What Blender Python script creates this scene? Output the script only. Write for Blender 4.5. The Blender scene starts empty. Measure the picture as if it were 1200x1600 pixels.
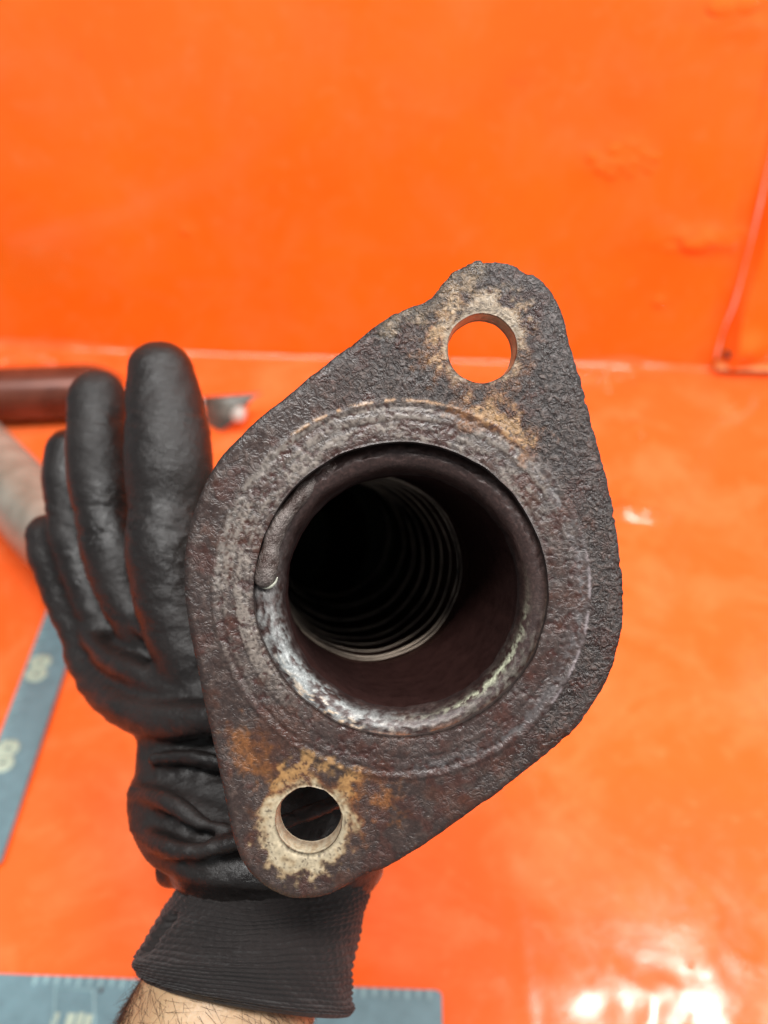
import bpy, bmesh, math, random
import numpy as np
from mathutils import Vector, Matrix
from mathutils.geometry import delaunay_2d_cdt

random.seed(7)
rng = np.random.default_rng(11)
sc = bpy.context.scene
C = sc.collection

# ------------------------------------------------------------------ camera
F = 1350.0                      # focal length in photo pixels (photo 1200 x 1600)
PITCH, ROLL, H = math.radians(39.0), math.radians(1.7), 0.44
fw = np.array([0, math.cos(PITCH), -math.sin(PITCH)])
up0 = np.array([0, math.sin(PITCH), math.cos(PITCH)])
rt0 = np.array([1.0, 0, 0])
rt = rt0 * math.cos(ROLL) + up0 * math.sin(ROLL)
up = up0 * math.cos(ROLL) - rt0 * math.sin(ROLL)
EYE = np.array([0, 0, H])

cam = bpy.data.cameras.new('camera')
cam.sensor_fit = 'VERTICAL'
cam.sensor_height = 32.0
cam.lens = 32.0 * F / 1600.0
cam.clip_start, cam.clip_end = 0.005, 50
cam.dof.use_dof = True
cam.dof.focus_distance = 0.176
cam.dof.aperture_fstop = 27.0 / 2.6      # pupil of about 2.6 mm
camo = bpy.data.objects.new('camera', cam)
C.objects.link(camo)
camo.matrix_world = Matrix(((rt[0], up[0], -fw[0], 0), (rt[1], up[1], -fw[1], 0), (rt[2], up[2], -fw[2], H), (0, 0, 0, 1)))
sc.camera = camo

# ------------------------------------------------------------------ light
world = bpy.data.worlds.new('World')
sc.world = world
world.use_nodes = True
bg = world.node_tree.nodes['Background']
bg.inputs[0].default_value = (0.93, 0.97, 1.0, 1)
bg.inputs[1].default_value = 0.34


def area(name, loc, target, sx, sy, power, col=(1, 1, 1)):
    l = bpy.data.lights.new(name, 'AREA')
    l.shape = 'RECTANGLE'
    l.size, l.size_y, l.energy, l.color = sx, sy, power, col
    o = bpy.data.objects.new(name, l)
    C.objects.link(o)
    o.location = loc
    o.rotation_euler = (Vector(target) - Vector(loc)).to_track_quat('-Z', 'Y').to_euler()
    return o


_d = fw + rt * (1035 - 600) / F + up * (800 - 1640) / F
_q = EYE - _d * H / _d[2]
_l = _q + np.array([_d[0], _d[1], -_d[2]]) * 1.7 / -_d[2]      # above the bench, mirrored in the film near its front right corner
area('ceiling_or_fill_lamp', tuple(_l), (0.1, 0.3, 0), 0.12, 0.34, 13, (1, 0.98, 0.95))
area('ceiling_or_fill_lamp', (1.35, -0.05, 1.15), (0, 0.25, 0.2), 0.25, 0.9, 13, (1, 0.98, 0.96))  # added fill from the right, brightens the glove behind the flange
area('ceiling_or_fill_lamp', (-0.10, -0.16, 1.9), (0, 0.40, 0.1), 1.2, 0.35, 44, (1, 0.99, 0.97))

sc.view_settings.view_transform = 'Standard'
sc.view_settings.look = 'None'
sc.view_settings.exposure = 0.0
sc.view_settings.gamma = 1.0
sc.view_settings.use_curve_mapping = False


# ------------------------------------------------------------------ helpers
def P(px, py, d):
    """a point seen at photo pixel (px,py), d metres in front of the lens, in world space"""
    return EYE + d * (fw + rt * (px - 600) / F + up * (800 - py) / F)


def on_plane(px, py, axis, val):
    d = fw + rt * (px - 600) / F + up * (800 - py) / F
    return EYE + d * (val - EYE[axis]) / d[axis]


def hash2(ix, iy, seed):
    h = (ix.astype(np.int64) * 374761393 + iy.astype(np.int64) * 668265263 + seed * 1442695041) & 0xffffffff
    h = ((h ^ (h >> 13)) * 1274126177) & 0xffffffff
    return ((h ^ (h >> 16)) & 0xffff) / 65535.0


def vnoise(x, y, seed=0):
    x = np.asarray(x, float); y = np.asarray(y, float)
    ix, iy = np.floor(x), np.floor(y)
    fx, fy = x - ix, y - iy
    fx = fx * fx * fx * (fx * (fx * 6 - 15) + 10); fy = fy * fy * fy * (fy * (fy * 6 - 15) + 10)
    a, b = hash2(ix, iy, seed), hash2(ix + 1, iy, seed)
    c, d = hash2(ix, iy + 1, seed), hash2(ix + 1, iy + 1, seed)
    return (a + (b - a) * fx) * (1 - fy) + (c + (d - c) * fx) * fy


def fbm(x, y, seed=0, octv=4):
    s = 0; a = 0.5; t = 0
    for i in range(octv):
        ca, sa = math.cos(0.6 + i), math.sin(0.6 + i)
        s = s + a * vnoise((x * ca - y * sa) * 2 ** i, (x * sa + y * ca) * 2 ** i, seed + i * 17)
        t += a; a *= 0.5
    return s / t


def ss(e0, e1, x):
    t = np.clip((x - e0) / (e1 - e0), 0, 1)
    return t * t * (3 - 2 * t)


def seg_dist(x, y, pts):
    """distance of points to an open polyline"""
    best = np.full(np.shape(x), 1e9)
    for (ax, ay), (bx, by) in zip(pts[:-1], pts[1:]):
        dx, dy = bx - ax, by - ay
        t = np.clip(((x - ax) * dx + (y - ay) * dy) / (dx * dx + dy * dy + 1e-12), 0, 1)
        best = np.minimum(best, np.hypot(x - ax - t * dx, y - ay - t * dy))
    return best


def spline(pts, n, closed=False):
    """Catmull-Rom through pts (k columns), n samples, about even in parameter"""
    p = np.array(pts, float)
    k = len(p)
    out = []
    segs = k if closed else k - 1
    for t in np.linspace(0, segs, n, endpoint=not closed):
        i = min(int(t), segs - 1); u = t - i
        if closed:
            a, b, c, d = p[(i - 1) % k], p[i % k], p[(i + 1) % k], p[(i + 2) % k]
        else:
            b, c = p[i], p[i + 1]
            a = p[i - 1] if i > 0 else 2 * b - c
            d = p[i + 2] if i + 2 < k else 2 * c - b
        out.append(0.5 * ((2 * b) + (-a + c) * u + (2 * a - 5 * b + 4 * c - d) * u * u + (-a + 3 * b - 3 * c + d) * u ** 3))
    return np.array(out)


def mesh_obj(name, verts, faces, mat=None, parent=None, smooth=True, cols=None, rgh=None, scl=None):
    me = bpy.data.meshes.new(name)
    off = np.array(parent.location) if parent is not None and parent.type == 'EMPTY' else np.zeros(3)
    v = np.asarray(verts, float) - off
    me.from_pydata([tuple(q) for q in v], [], [tuple(int(i) for i in f) for f in faces])
    me.update()
    if smooth:
        me.polygons.foreach_set('use_smooth', [True] * len(me.polygons))
    if cols is not None:
        a = me.attributes.new('Col', 'FLOAT_COLOR', 'POINT')
        c4 = np.ones((len(v), 4)); c4[:, :3] = np.clip(cols, 0, 1)
        a.data.foreach_set('color', c4.ravel())
    if rgh is not None:
        a = me.attributes.new('Rgh', 'FLOAT', 'POINT')
        a.data.foreach_set('value', np.clip(rgh, 0, 1).astype(float))
    if scl is not None:
        a = me.attributes.new('Scl', 'FLOAT', 'POINT')
        a.data.foreach_set('value', np.clip(scl, 0, 1).astype(float))
    o = bpy.data.objects.new(name, me)
    C.objects.link(o)
    if mat:
        me.materials.append(mat)
    if parent is not None:
        o.parent = parent
    return o


def tag(o, label=None, cat=None, kind=None, group=None):
    if label: o['label'] = label
    if cat: o['category'] = cat
    if kind: o['kind'] = kind
    if group: o['group'] = group
    return o


def empty(name, loc):
    o = bpy.data.objects.new(name, None)
    o.empty_display_size = 0.02
    C.objects.link(o)
    o.location = tuple(loc)
    return o


def frames(path):
    p = np.array(path, float)
    t = np.gradient(p, axis=0)
    t /= np.linalg.norm(t, axis=1)[:, None]
    n = np.cross(t[0], [0.31, 0.2, 0.93]); n /= np.linalg.norm(n)
    N = []
    for i in range(len(p)):
        n = n - t[i] * np.dot(n, t[i]); n /= np.linalg.norm(n)
        N.append(n)
    N = np.array(N)
    return p, t, N, np.cross(t, N)


def sweep(path, radii, seg=32, cap0=False, cap1=False, flat=1.0, rfun=None):
    """tube round a path; returns verts, faces"""
    p, t, N, B = frames(path)
    r = np.array(radii, float) * np.ones(len(p))
    a = np.linspace(0, 2 * math.pi, seg, endpoint=False)
    V = []
    for i in range(len(p)):
        rr = r[i] if rfun is None else r[i] + rfun(i, a)
        V.append(p[i] + np.outer(np.cos(a) * rr, N[i]) + np.outer(np.sin(a) * rr * flat, B[i]))
    V = np.concatenate(V)
    Fc = []
    for i in range(len(p) - 1):
        for j in range(seg):
            k = (j + 1) % seg
            Fc.append((i * seg + j, i * seg + k, (i + 1) * seg + k, (i + 1) * seg + j))
    if cap0:
        V = np.vstack([V, p[0]]); c = len(V) - 1
        Fc += [(c, (j + 1) % seg, j) for j in range(seg)]
    if cap1:
        V = np.vstack([V, p[-1]]); c = len(V) - 1; b = (len(p) - 1) * seg
        Fc += [(c, b + j, b + (j + 1) % seg) for j in range(seg)]
    return V, Fc


def capsule(pts, n=24, seg=28, depth_scale=1.0):
    """round-ended tapered tube through (px,py,d,radius_px)"""
    q = spline(pts, n)
    path = np.array([P(a, b, d) for a, b, d, r in q])
    rad = np.array([r * d / F for a, b, d, r in q])
    def ends(pt, tdir, r0, sgn):
        e = []
        for k in (0.25, 0.5, 0.72, 0.88, 0.97):
            e.append((pt + sgn * tdir * r0 * k, r0 * math.sqrt(1 - k * k)))
        return e
    t0 = path[1] - path[0]; t0 /= np.linalg.norm(t0)
    t1 = path[-1] - path[-2]; t1 /= np.linalg.norm(t1)
    A = ends(path[0], t0, rad[0], -1)[::-1]
    Z = ends(path[-1], t1, rad[-1], 1)
    path = np.vstack([[a for a, _ in A], path, [a for a, _ in Z]])
    rad = np.concatenate([[b for _, b in A], rad, [b for _, b in Z]])
    return sweep(path, rad, seg, True, True)


def ring_loft(rings, seg=72, tilt=0.0, n=None):
    """loft of ellipses: each ring (xl,yl,xr,yr,d,thickness) spans its two photo points"""
    q = spline(rings, n or len(rings) * 4)
    V = []
    a = np.linspace(0, 2 * math.pi, seg, endpoint=False)
    for xl, yl, xr, yr, d, th in q:
        L, R = P(xl, yl, d), P(xr, yr, d)
        c = (L + R) / 2
        V.append(c + np.outer(np.cos(a), (R - L) / 2) + np.outer(np.sin(a), (-fw + up * tilt) * th))
    m = len(q)
    V = np.concatenate(V)
    Fc = [(i * seg + j, i * seg + (j + 1) % seg, (i + 1) * seg + (j + 1) % seg, (i + 1) * seg + j) for i in range(m - 1) for j in range(seg)]
    return V, Fc, m


def join(parts):
    V, Fc, o = [], [], 0
    for v, f in parts:
        V.append(v); Fc += [tuple(i + o for i in q) for q in f]; o += len(v)
    return np.concatenate(V), Fc


# ------------------------------------------------------------------ materials
def newmat(name):
    m = bpy.data.materials.new(name)
    m.use_nodes = True
    nt = m.node_tree
    return m, nt, nt.nodes, nt.links, nt.nodes['Principled BSDF']


def noise_node(N, L, vec, scale, detail=4, rough=0.55, dist=0.0):
    n = N.new('ShaderNodeTexNoise')
    n.inputs['Scale'].default_value = scale
    n.inputs['Detail'].default_value = detail
    n.inputs['Roughness'].default_value = rough
    n.inputs['Distortion'].default_value = dist
    L.new(vec, n.inputs['Vector'])
    return n


def ramp(N, L, fac, stops):
    r = N.new('ShaderNodeValToRGB')
    e = r.color_ramp.elements
    while len(e) < len(stops):
        e.new(0.5)
    for q, (p, c) in zip(e, stops):
        q.position = p
        q.color = (*c, 1) if len(c) == 3 else c
    L.new(fac, r.inputs[0])
    return r


def bump(N, L, height, strength, dist, prev=None):
    b = N.new('ShaderNodeBump')
    b.inputs['Strength'].default_value = strength
    b.inputs['Distance'].default_value = dist
    L.new(height, b.inputs['Height'])
    if prev:
        L.new(prev.outputs[0], b.inputs['Normal'])
    return b


def film_mat(name, base, gloss, worn):
    m, nt, N, L, b = newmat(name)
    tc = N.new('ShaderNodeTexCoord').outputs['Object']
    n1 = noise_node(N, L, tc, 7, 5, 0.6)
    n2 = noise_node(N, L, tc, 60, 6, 0.7, 0.4)
    c = ramp(N, L, n1.outputs[0], [(0.3, (base[0] * .97, base[1] * .90, base[2])), (0.7, (base[0], base[1] * 1.10, base[2] * 1.6))])
    mx = N.new('ShaderNodeMixRGB'); mx.inputs[2].default_value = (0.84, 0.24, 0.07, 1)
    r2 = ramp(N, L, n2.outputs[0], [(0.55, (0, 0, 0)), (0.80, (0.45, 0.45, 0.45))])
    L.new(r2.outputs[0], mx.inputs[0]); L.new(c.outputs[0], mx.inputs[1])
    n5 = noise_node(N, L, tc, 13, 7, 0.68, 0.6)                     # scuffed, paler areas
    r5 = ramp(N, L, n5.outputs[0], [(0.46, (0, 0, 0)), (0.72, (worn,) * 3)])
    mw = N.new('ShaderNodeMixRGB'); mw.inputs[2].default_value = (0.86, 0.26, 0.095, 1)
    L.new(r5.outputs[0], mw.inputs[0]); L.new(mx.outputs[0], mw.inputs[1])
    n6 = noise_node(N, L, tc, 24, 8, 0.72, 1.2)                     # thin grime
    r6 = ramp(N, L, n6.outputs[0], [(0.60, (0, 0, 0)), (0.78, (0.38,) * 3)])
    mg = N.new('ShaderNodeMixRGB'); mg.inputs[2].default_value = (0.42, 0.075, 0.02, 1)
    L.new(r6.outputs[0], mg.inputs[0]); L.new(mw.outputs[0], mg.inputs[1])
    L.new(mg.outputs[0], b.inputs['Base Color'])
    rr = ramp(N, L, n2.outputs[0], [(0.3, (gloss,) * 3), (0.75, (gloss + .14,) * 3)])
    L.new(rr.outputs[0], b.inputs['Roughness'])
    b.inputs['Specular IOR Level'].default_value = 0.5
    n3 = noise_node(N, L, tc, 220, 4, 0.6)
    bp = bump(N, L, n3.outputs[0], 0.10, 0.0006)
    n4 = noise_node(N, L, tc, 16, 3, 0.5, 0.5)
    bp2 = bump(N, L, n4.outputs[0], 0.05, 0.004, bp)
    L.new(bp2.outputs[0], b.inputs['Normal'])
    return m


def attr_mat(name, metallic=0.0, spec=0.5, grain=1400.0, grain_amt=0.5, gdist=0.00018, rough_add=0.0):
    """colour and gloss come from the rust map stored on the mesh; fine pitting is added here"""
    m, nt, N, L, b = newmat(name)
    tc = N.new('ShaderNodeTexCoord').outputs['Object']
    at = N.new('ShaderNodeAttribute'); at.attribute_name = 'Col'
    ar = N.new('ShaderNodeAttribute'); ar.attribute_name = 'Rgh'
    n = noise_node(N, L, tc, grain, 5, 0.65)
    r = ramp(N, L, n.outputs[0], [(0.28, (0.38,) * 3), (0.5, (0.95,) * 3), (0.74, (1.8,) * 3)])
    sc_ = N.new('ShaderNodeAttribute'); sc_.attribute_name = 'Scl'
    mx = N.new('ShaderNodeMixRGB'); mx.blend_type = 'MULTIPLY'; L.new(sc_.outputs['Fac'], mx.inputs[0])
    L.new(at.outputs['Color'], mx.inputs[1]); L.new(r.outputs[0], mx.inputs[2])
    nk = noise_node(N, L, tc, grain * .42, 3, 0.55, 0.8)
    rk = ramp(N, L, nk.outputs[0], [(0.40, (1,) * 3), (0.49, (0.30,) * 3), (0.53, (0.30,) * 3), (0.62, (1.12,) * 3)])
    mk = N.new('ShaderNodeMixRGB'); mk.blend_type = 'MULTIPLY'
    sk = N.new('ShaderNodeMath'); sk.operation = 'MULTIPLY'; sk.inputs[1].default_value = 0.7
    L.new(sc_.outputs['Fac'], sk.inputs[0]); L.new(sk.outputs[0], mk.inputs[0])
    L.new(mx.outputs[0], mk.inputs[1]); L.new(rk.outputs[0], mk.inputs[2])
    L.new(mk.outputs[0], b.inputs['Base Color'])
    L.new(ar.outputs['Fac'], b.inputs['Roughness'])
    b.inputs['Metallic'].default_value = metallic
    b.inputs['Specular IOR Level'].default_value = spec
    bp = bump(N, L, n.outputs[0], grain_amt, gdist)
    mm_ = N.new('ShaderNodeMath'); mm_.operation = 'MULTIPLY'; mm_.inputs[1].default_value = grain_amt
    L.new(sc_.outputs['Fac'], mm_.inputs[0]); L.new(mm_.outputs[0], bp.inputs['Strength'])
    bk = bump(N, L, rk.outputs[0], 0.6, gdist * .7, bp); L.new(mm_.outputs[0], bk.inputs['Strength'])
    L.new(bk.outputs[0], b.inputs['Normal'])
    return m


def metal_mat(name, c0, c1, scale, rough, metallic=0.7, bumps=0.25, bdist=0.0003):
    m, nt, N, L, b = newmat(name)
    tc = N.new('ShaderNodeTexCoord').outputs['Object']
    n = noise_node(N, L, tc, scale, 6, 0.65, 0.3)
    c = ramp(N, L, n.outputs[0], [(0.32, c0), (0.68, c1)])
    L.new(c.outputs[0], b.inputs['Base Color'])
    b.inputs['Metallic'].default_value = metallic
    rr = ramp(N, L, n.outputs[0], [(0.3, (rough * .8,) * 3), (0.7, (min(1, rough * 1.25),) * 3)])
    L.new(rr.outputs[0], b.inputs['Roughness'])
    n2 = noise_node(N, L, tc, scale * 6, 4, 0.6)
    bp = bump(N, L, n2.outputs[0], bumps, bdist)
    L.new(bp.outputs[0], b.inputs['Normal'])
    return m


M_table = film_mat('orange_film_table', (0.90, 0.126, 0.017), 0.09, 0.55)
M_wall = film_mat('orange_film_wall', (0.90, 0.160, 0.008), 0.09, 0.22)
M_rust = attr_mat('rusted_flange', 0.0, 0.65, 1500, 1.0, 0.00030)
M_lip = attr_mat('sooty_pipe_end', 0.15, 0.5, 1700, 0.4, 0.00014)
M_soot = metal_mat('brown_soot', (0.015, 0.0042, 0.0032), (0.023, 0.0066, 0.005), 300, 0.85, 0.0, 0.3)
M_soot.node_tree.nodes['Principled BSDF'].inputs['Specular IOR Level'].default_value = 0.15
M_liner = metal_mat('sooty_liner', (0.018, 0.008, 0.006), (0.16, 0.11, 0.09), 70, 0.40, 0.4, 0.15)
M_pale = metal_mat('pale_pipe_steel', (0.17, 0.16, 0.125), (0.40, 0.39, 0.33), 26, 0.38, 0.25)
M_linerwall = metal_mat('liner_wall', (0.040, 0.015, 0.010), (0.085, 0.034, 0.024), 90, 0.6, 0.1, 0.3)
M_rim = metal_mat('liner_rim_glint', (0.012, 0.006, 0.005), (0.50, 0.40, 0.31), 42, 0.33, 0.3, 0.15)  # pale arcs painted as glints, since little light gets down the bore
M_dark = metal_mat('rust_red_pipe', (0.045, 0.013, 0.008), (0.17, 0.050, 0.028), 24, 0.28, 0.25)
M_braid = metal_mat('braided_steel', (0.16, 0.13, 0.10), (0.34, 0.29, 0.24), 400, 0.45, 0.8, 0.8, 0.0008)
M_grey = metal_mat('hanger_steel', (0.02, 0.015, 0.012), (0.17, 0.165, 0.14), 55, 0.40, 0.2)
M_zinc = metal_mat('zinc_bolt', (0.42, 0.42, 0.38), (0.62, 0.62, 0.57), 200, 0.40, 0.1)
M_weld = metal_mat('weld_metal', (0.040, 0.018, 0.013), (0.21, 0.18, 0.165), 230, 0.34, 0.2, 0.9, 0.0006)
M_bright = metal_mat('bright_weld_edge', (0.30, 0.30, 0.24), (0.62, 0.62, 0.52), 500, 0.30, 0.5, 0.1)


def glove_mat(name, base, rough, knit=0.0):
    m, nt, N, L, b = newmat(name)
    tc = N.new('ShaderNodeTexCoord').outputs['Object']
    n = noise_node(N, L, tc, 45, 5, 0.6)
    n2 = noise_node(N, L, tc, 620, 5, 0.7, 0.4)
    c = ramp(N, L, n.outputs[0], [(0.3, tuple(x * .8 for x in base)), (0.7, tuple(x * 1.25 for x in base))])
    L.new(c.outputs[0], b.inputs['Base Color'])
    rr = ramp(N, L, n.outputs[0], [(0.35, (rough * .74,) * 3), (0.62, (min(1, rough * 1.35),) * 3)])
    L.new(rr.outputs[0], b.inputs['Roughness'])
    b.inputs['Specular IOR Level'].default_value = 0.5
    bp = bump(N, L, n2.outputs[0], 0.7 + knit, 0.00045)
    L.new(bp.outputs[0], b.inputs['Normal'])
    b.inputs['Specular IOR Level'].default_value = 0.4
    if knit:
        b.inputs['Specular IOR Level'].default_value = 0.3
        b.inputs['Sheen Weight'].default_value = 0.08
        b.inputs['Sheen Roughness'].default_value = 0.5
    return m


M_glove = glove_mat('coated_black_glove', (0.0115, 0.0090, 0.0083), 0.40)
M_cuff = glove_mat('knitted_cuff', (0.0125, 0.0088, 0.0082), 0.85, 0.3)


def skin_mat():
    m, nt, N, L, b = newmat('skin')
    tc = N.new('ShaderNodeTexCoord').outputs['Object']
    n = noise_node(N, L, tc, 70, 5, 0.6)
    c = ramp(N, L, n.outputs[0], [(0.3, (0.34, 0.20, 0.105)), (0.5, (0.43, 0.275, 0.15)), (0.72, (0.52, 0.35, 0.21))])
    L.new(c.outputs[0], b.inputs['Base Color'])
    b.inputs['Roughness'].default_value = 0.48
    b.inputs['Subsurface Weight'].default_value = 0.15
    b.inputs['Subsurface Radius'].default_value = (0.004, 0.0015, 0.0008)
    b.inputs['Subsurface Scale'].default_value = 0.6
    v = N.new('ShaderNodeTexVoronoi'); v.inputs['Scale'].default_value = 900
    L.new(tc, v.inputs['Vector'])
    bp = bump(N, L, v.outputs['Distance'], 0.35, 0.0002)
    n2 = noise_node(N, L, tc, 160, 4, 0.6)
    bp2 = bump(N, L, n2.outputs[0], 0.4, 0.0008, bp)
    L.new(bp2.outputs[0], b.inputs['Normal'])
    return m


M_skin = skin_mat()


def plain(name, col, rough=0.6, metallic=0.0):
    m, nt, N, L, b = newmat(name)
    tc = N.new('ShaderNodeTexCoord').outputs['Object']
    n = noise_node(N, L, tc, 120, 4)
    c = ramp(N, L, n.outputs[0], [(0.3, tuple(x * .85 for x in col)), (0.7, tuple(min(1, x * 1.12) for x in col))])
    L.new(c.outputs[0], b.inputs['Base Color'])
    b.inputs['Roughness'].default_value = rough
    b.inputs['Metallic'].default_value = metallic
    return m


M_hem_glint = plain('pale_hem_glint', (0.88, 0.46, 0.34), 0.25)  # pale pink painted for the highlight along the sheet edge
M_hair = plain('arm_hair', (0.055, 0.030, 0.018), 0.5)
M_ruler = plain('blue_grey_ruler', (0.125, 0.215, 0.245), 0.38, 0.1)
M_tick = plain('pale_ruler_print', (0.21, 0.34, 0.36), 0.5)
M_digit = plain('cream_ruler_print', (0.36, 0.43, 0.34), 0.5)
M_hole = plain('dark_screw', (0.05, 0.03, 0.03), 0.4)
M_tape = plain('brown_tape', (0.70, 0.22, 0.06), 0.4)

# ------------------------------------------------------------------ setting: film-covered bench and wall
wl = on_plane(300, 553, 2, 0.0)
WALL_Y = float(wl[1])


def grid_sheet(name, u, v, fun, mat):
    U, Vv = np.meshgrid(u, v)
    X = fun(U.ravel(), Vv.ravel())
    nu, nv = len(u), len(v)
    Fc = [(j * nu + i, j * nu + i + 1, (j + 1) * nu + i + 1, (j + 1) * nu + i) for j in range(nv - 1) for i in range(nu - 1)]
    return mesh_obj(name, X, Fc, mat)


def crumple(x, y, patches, seed):
    """wrinkled spots in the film: (cx,cy,rx,ry,height,frequency)"""
    h = 0.0012 * (fbm(x * 5, y * 5, seed, 3) - .5)
    for i, (cx, cy, rx, ry, amp, fr) in enumerate(patches):
        m = np.exp(-((x - cx) / rx) ** 2 - ((y - cy) / ry) ** 2)
        h = h + m * amp * (1 - np.abs(2 * fbm(x * fr, y * fr, seed + 5 + i, 3) - 1) * 2)
    return h


def bulges(x, y, spots):
    h = 0
    for cx, cy, w, wy, k in spots:
        h = h + k * w * np.exp(-((x - cx) / w) ** 2 - ((y - cy) / wy) ** 2)
    return h


def tp(px, py, rx, ry, amp, fr):
    q = on_plane(px, py, 2, 0.0)
    return (q[0], q[1], rx, ry, amp, fr)


T_pat = [tp(960, 597, .040, .014, .004, 34), tp(1000, 795, .024, .012, .003, 55), tp(20, 566, .05, .016, .006, 26), tp(995, 665, .010, .018, .002, 55),
         tp(970, 740, .02, .02, .001, 50), tp(1060, 1590, .07, .03, .0006, 24)]
tu = np.linspace(-0.75, 0.75, 560)
tv = np.concatenate([np.linspace(-0.12, WALL_Y - 0.030, 380), np.linspace(WALL_Y - .0285, WALL_Y - 0.0008, 40)])


def cove(x, y):
    """the film does not fold sharply into the corner but curves up the wall, unevenly"""
    xl, xr = on_plane(40, 560, 2, 0)[0], on_plane(960, 590, 2, 0)[0]
    n = fbm(x * 9, x * 0 + 2, 401, 3)
    R = .004 + .018 * np.exp(-((x - xl) / .10) ** 2) * (.45 + 1.1 * (n - .2)) + .014 * np.exp(-((x - xr) / .05) ** 2) * (.3 + 1.2 * n) + .004 * n
    R = np.clip(R, .003, .026)
    u = np.clip((y - (WALL_Y - R)) / R, 0, .985)
    return R * (1 - np.sqrt(1 - u * u))


ridge_x = on_plane(795, 1400, 2, 0)[0]
T_bul = [(*on_plane(a, b, 2, 0)[:2], w, wy, k) for a, b, w, wy, k in ((975, 800, .011, .008, .45), (1012, 806, .012, .007, .36))]
table = grid_sheet('table', tu, tv, lambda x, y: np.stack([x, y, crumple(x, y, T_pat, 3) + bulges(x, y, T_bul)
                   + 0.0003 * np.exp(-((x - ridge_x - .004 * np.sin(y * 9)) / .004) ** 2)
                   + cove(x, y)], 1), M_table)
tag(table, 'glossy orange film covering the bench top', 'table', 'structure')


dome_v, dome_f = [(0, 0, .18)], []
for k_, (rr_, zz_) in enumerate(((.35, .165), (.65, .115), (.88, .05), (1.0, -.02))):
    for j_ in range(12):
        dome_v.append((rr_ * math.cos(j_ * math.pi / 6), rr_ * math.sin(j_ * math.pi / 6), zz_))
for j_ in range(12):
    dome_f.append((0, 1 + j_, 1 + (j_ + 1) % 12))
    for k_ in range(3):
        a_, b_ = 1 + k_ * 12 + j_, 1 + k_ * 12 + (j_ + 1) % 12
        dome_f.append((a_, a_ + 12, b_ + 12, b_))
dome = bpy.data.meshes.new('air_bubble'); dome.from_pydata(dome_v, [], dome_f)
dome.polygons.foreach_set('use_smooth', [True] * len(dome.polygons)); dome.materials.append(M_table)
dome_w = dome.copy(); dome_w.materials[0] = M_wall
for px_, py_, r_, ex_, ez_ in ((28, 562, 9, 2.2, 2.4), (62, 556, 6, 1.4, 2.4), (5, 556, 7, 2.0, 2.4), (945, 595, 6, 1.2, 2.3), (968, 590, 4.5, 1.0, 2.3), (986, 585, 5, 1.2, 2.3), (950, 610, 4, 1.2, 2.3), (1003, 680, 3, 1.0, 2.2), (208, 563, 6, 1.0, 2.4), (972, 792, 4, 1, 2.0), (1020, 806, 4, 1.5, 2.0)):
    q_ = on_plane(px_, py_, 2, 0)
    o_ = bpy.data.objects.new('air_bubble', dome); C.objects.link(o_); o_.parent = table
    o_.location = (q_[0], q_[1], float(crumple(np.array([q_[0]]), np.array([q_[1]]), T_pat, 3)[0]) + float(cove(np.array([q_[0]]), np.array([q_[1]]))[0])); o_.scale = (r_ * ex_ / 1000, r_ / 1000, r_ * ez_ / 1000)
for px_, py_, r_ in ((1080, 1510, 2.0), (1148, 1488, 1.5), (1165, 1500, 1.2), (1167, 1516, 1.5), (1186, 1527, 1.6)):
    q_ = on_plane(px_, py_, 2, 0)
    o_ = bpy.data.objects.new('air_bubble', dome); C.objects.link(o_); o_.parent = table
    o_.location = (q_[0], q_[1], float(crumple(np.array([q_[0]]), np.array([q_[1]]), T_pat, 3)[0])); o_.scale = (r_ / 1000,) * 3


def wp(px, py, rx, rz, amp, fr):
    q = on_plane(px, py, 1, WALL_Y)
    return (q[0], q[2], rx, rz, amp, fr)


W_bul = [(*on_plane(a, b, 1, WALL_Y)[[0, 2]], w, wy, k) for a, b, w, wy, k in ((970, 250, .03, .02, .05), (1110, 375, .04, .012, .06), (1150, 15, .03, .02, .06))]
W_pat = [wp(970, 250, .022, .013, .003, 55), wp(1100, 375, .04, .009, .003, 40), wp(1030, 470, .006, .006, .002, 100), wp(1160, 20, .04, .03, .001, 50), wp(290, 360, .007, .007, .0008, 120)]
wall = grid_sheet('wall', np.linspace(-0.75, 0.75, 560), np.linspace(-0.02, 0.75, 290),
                  lambda x, z: np.stack([x, WALL_Y - crumple(x, z, W_pat, 9) - bulges(x, z, W_bul), z], 1), M_wall)
tag(wall, 'smooth orange film covering the upright back board', 'wall', 'structure')

for px_, py_, r_, ex_ in ((925, 245, 4, 1), (938, 262, 3, 1), (960, 234, 4.5, 1.3), (977, 242, 3, 1), (955, 270, 3, 1), (985, 268, 3.5, 1.2), (1005, 240, 4, 1), (1021, 246, 4, 1), (1014, 263, 3.2, 1), (1030, 471, 4.2, 1),
                          (1050, 386, 4, 2.2), (1085, 379, 4.5, 2.2), (1125, 370, 5, 2.0), (1152, 364, 5, 1.6), (289, 361, 3, 1), (1130, 12, 5, 2), (1165, 8, 5, 1.5)):
    q_ = on_plane(px_, py_, 1, WALL_Y)
    o_ = bpy.data.objects.new('air_bubble', dome_w); C.objects.link(o_); o_.parent = wall
    o_.location = (q_[0], WALL_Y - .0012 - float(crumple(np.array([q_[0]]), np.array([q_[2]]), W_pat, 9)[0]) - float(bulges(q_[0], q_[2], W_bul)) + .001, q_[2])
    o_.rotation_euler = (math.radians(90), 0, 0); o_.scale = (1.3 * r_ * ex_ / 1000, 1.3 * r_ / 1000, 1.0 * r_ / 1000)

# overlapping sheet of film at the right, with a rolled edge
e0, e1 = on_plane(1119, 566, 1, WALL_Y), on_plane(1207, 240, 1, WALL_Y)


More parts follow.
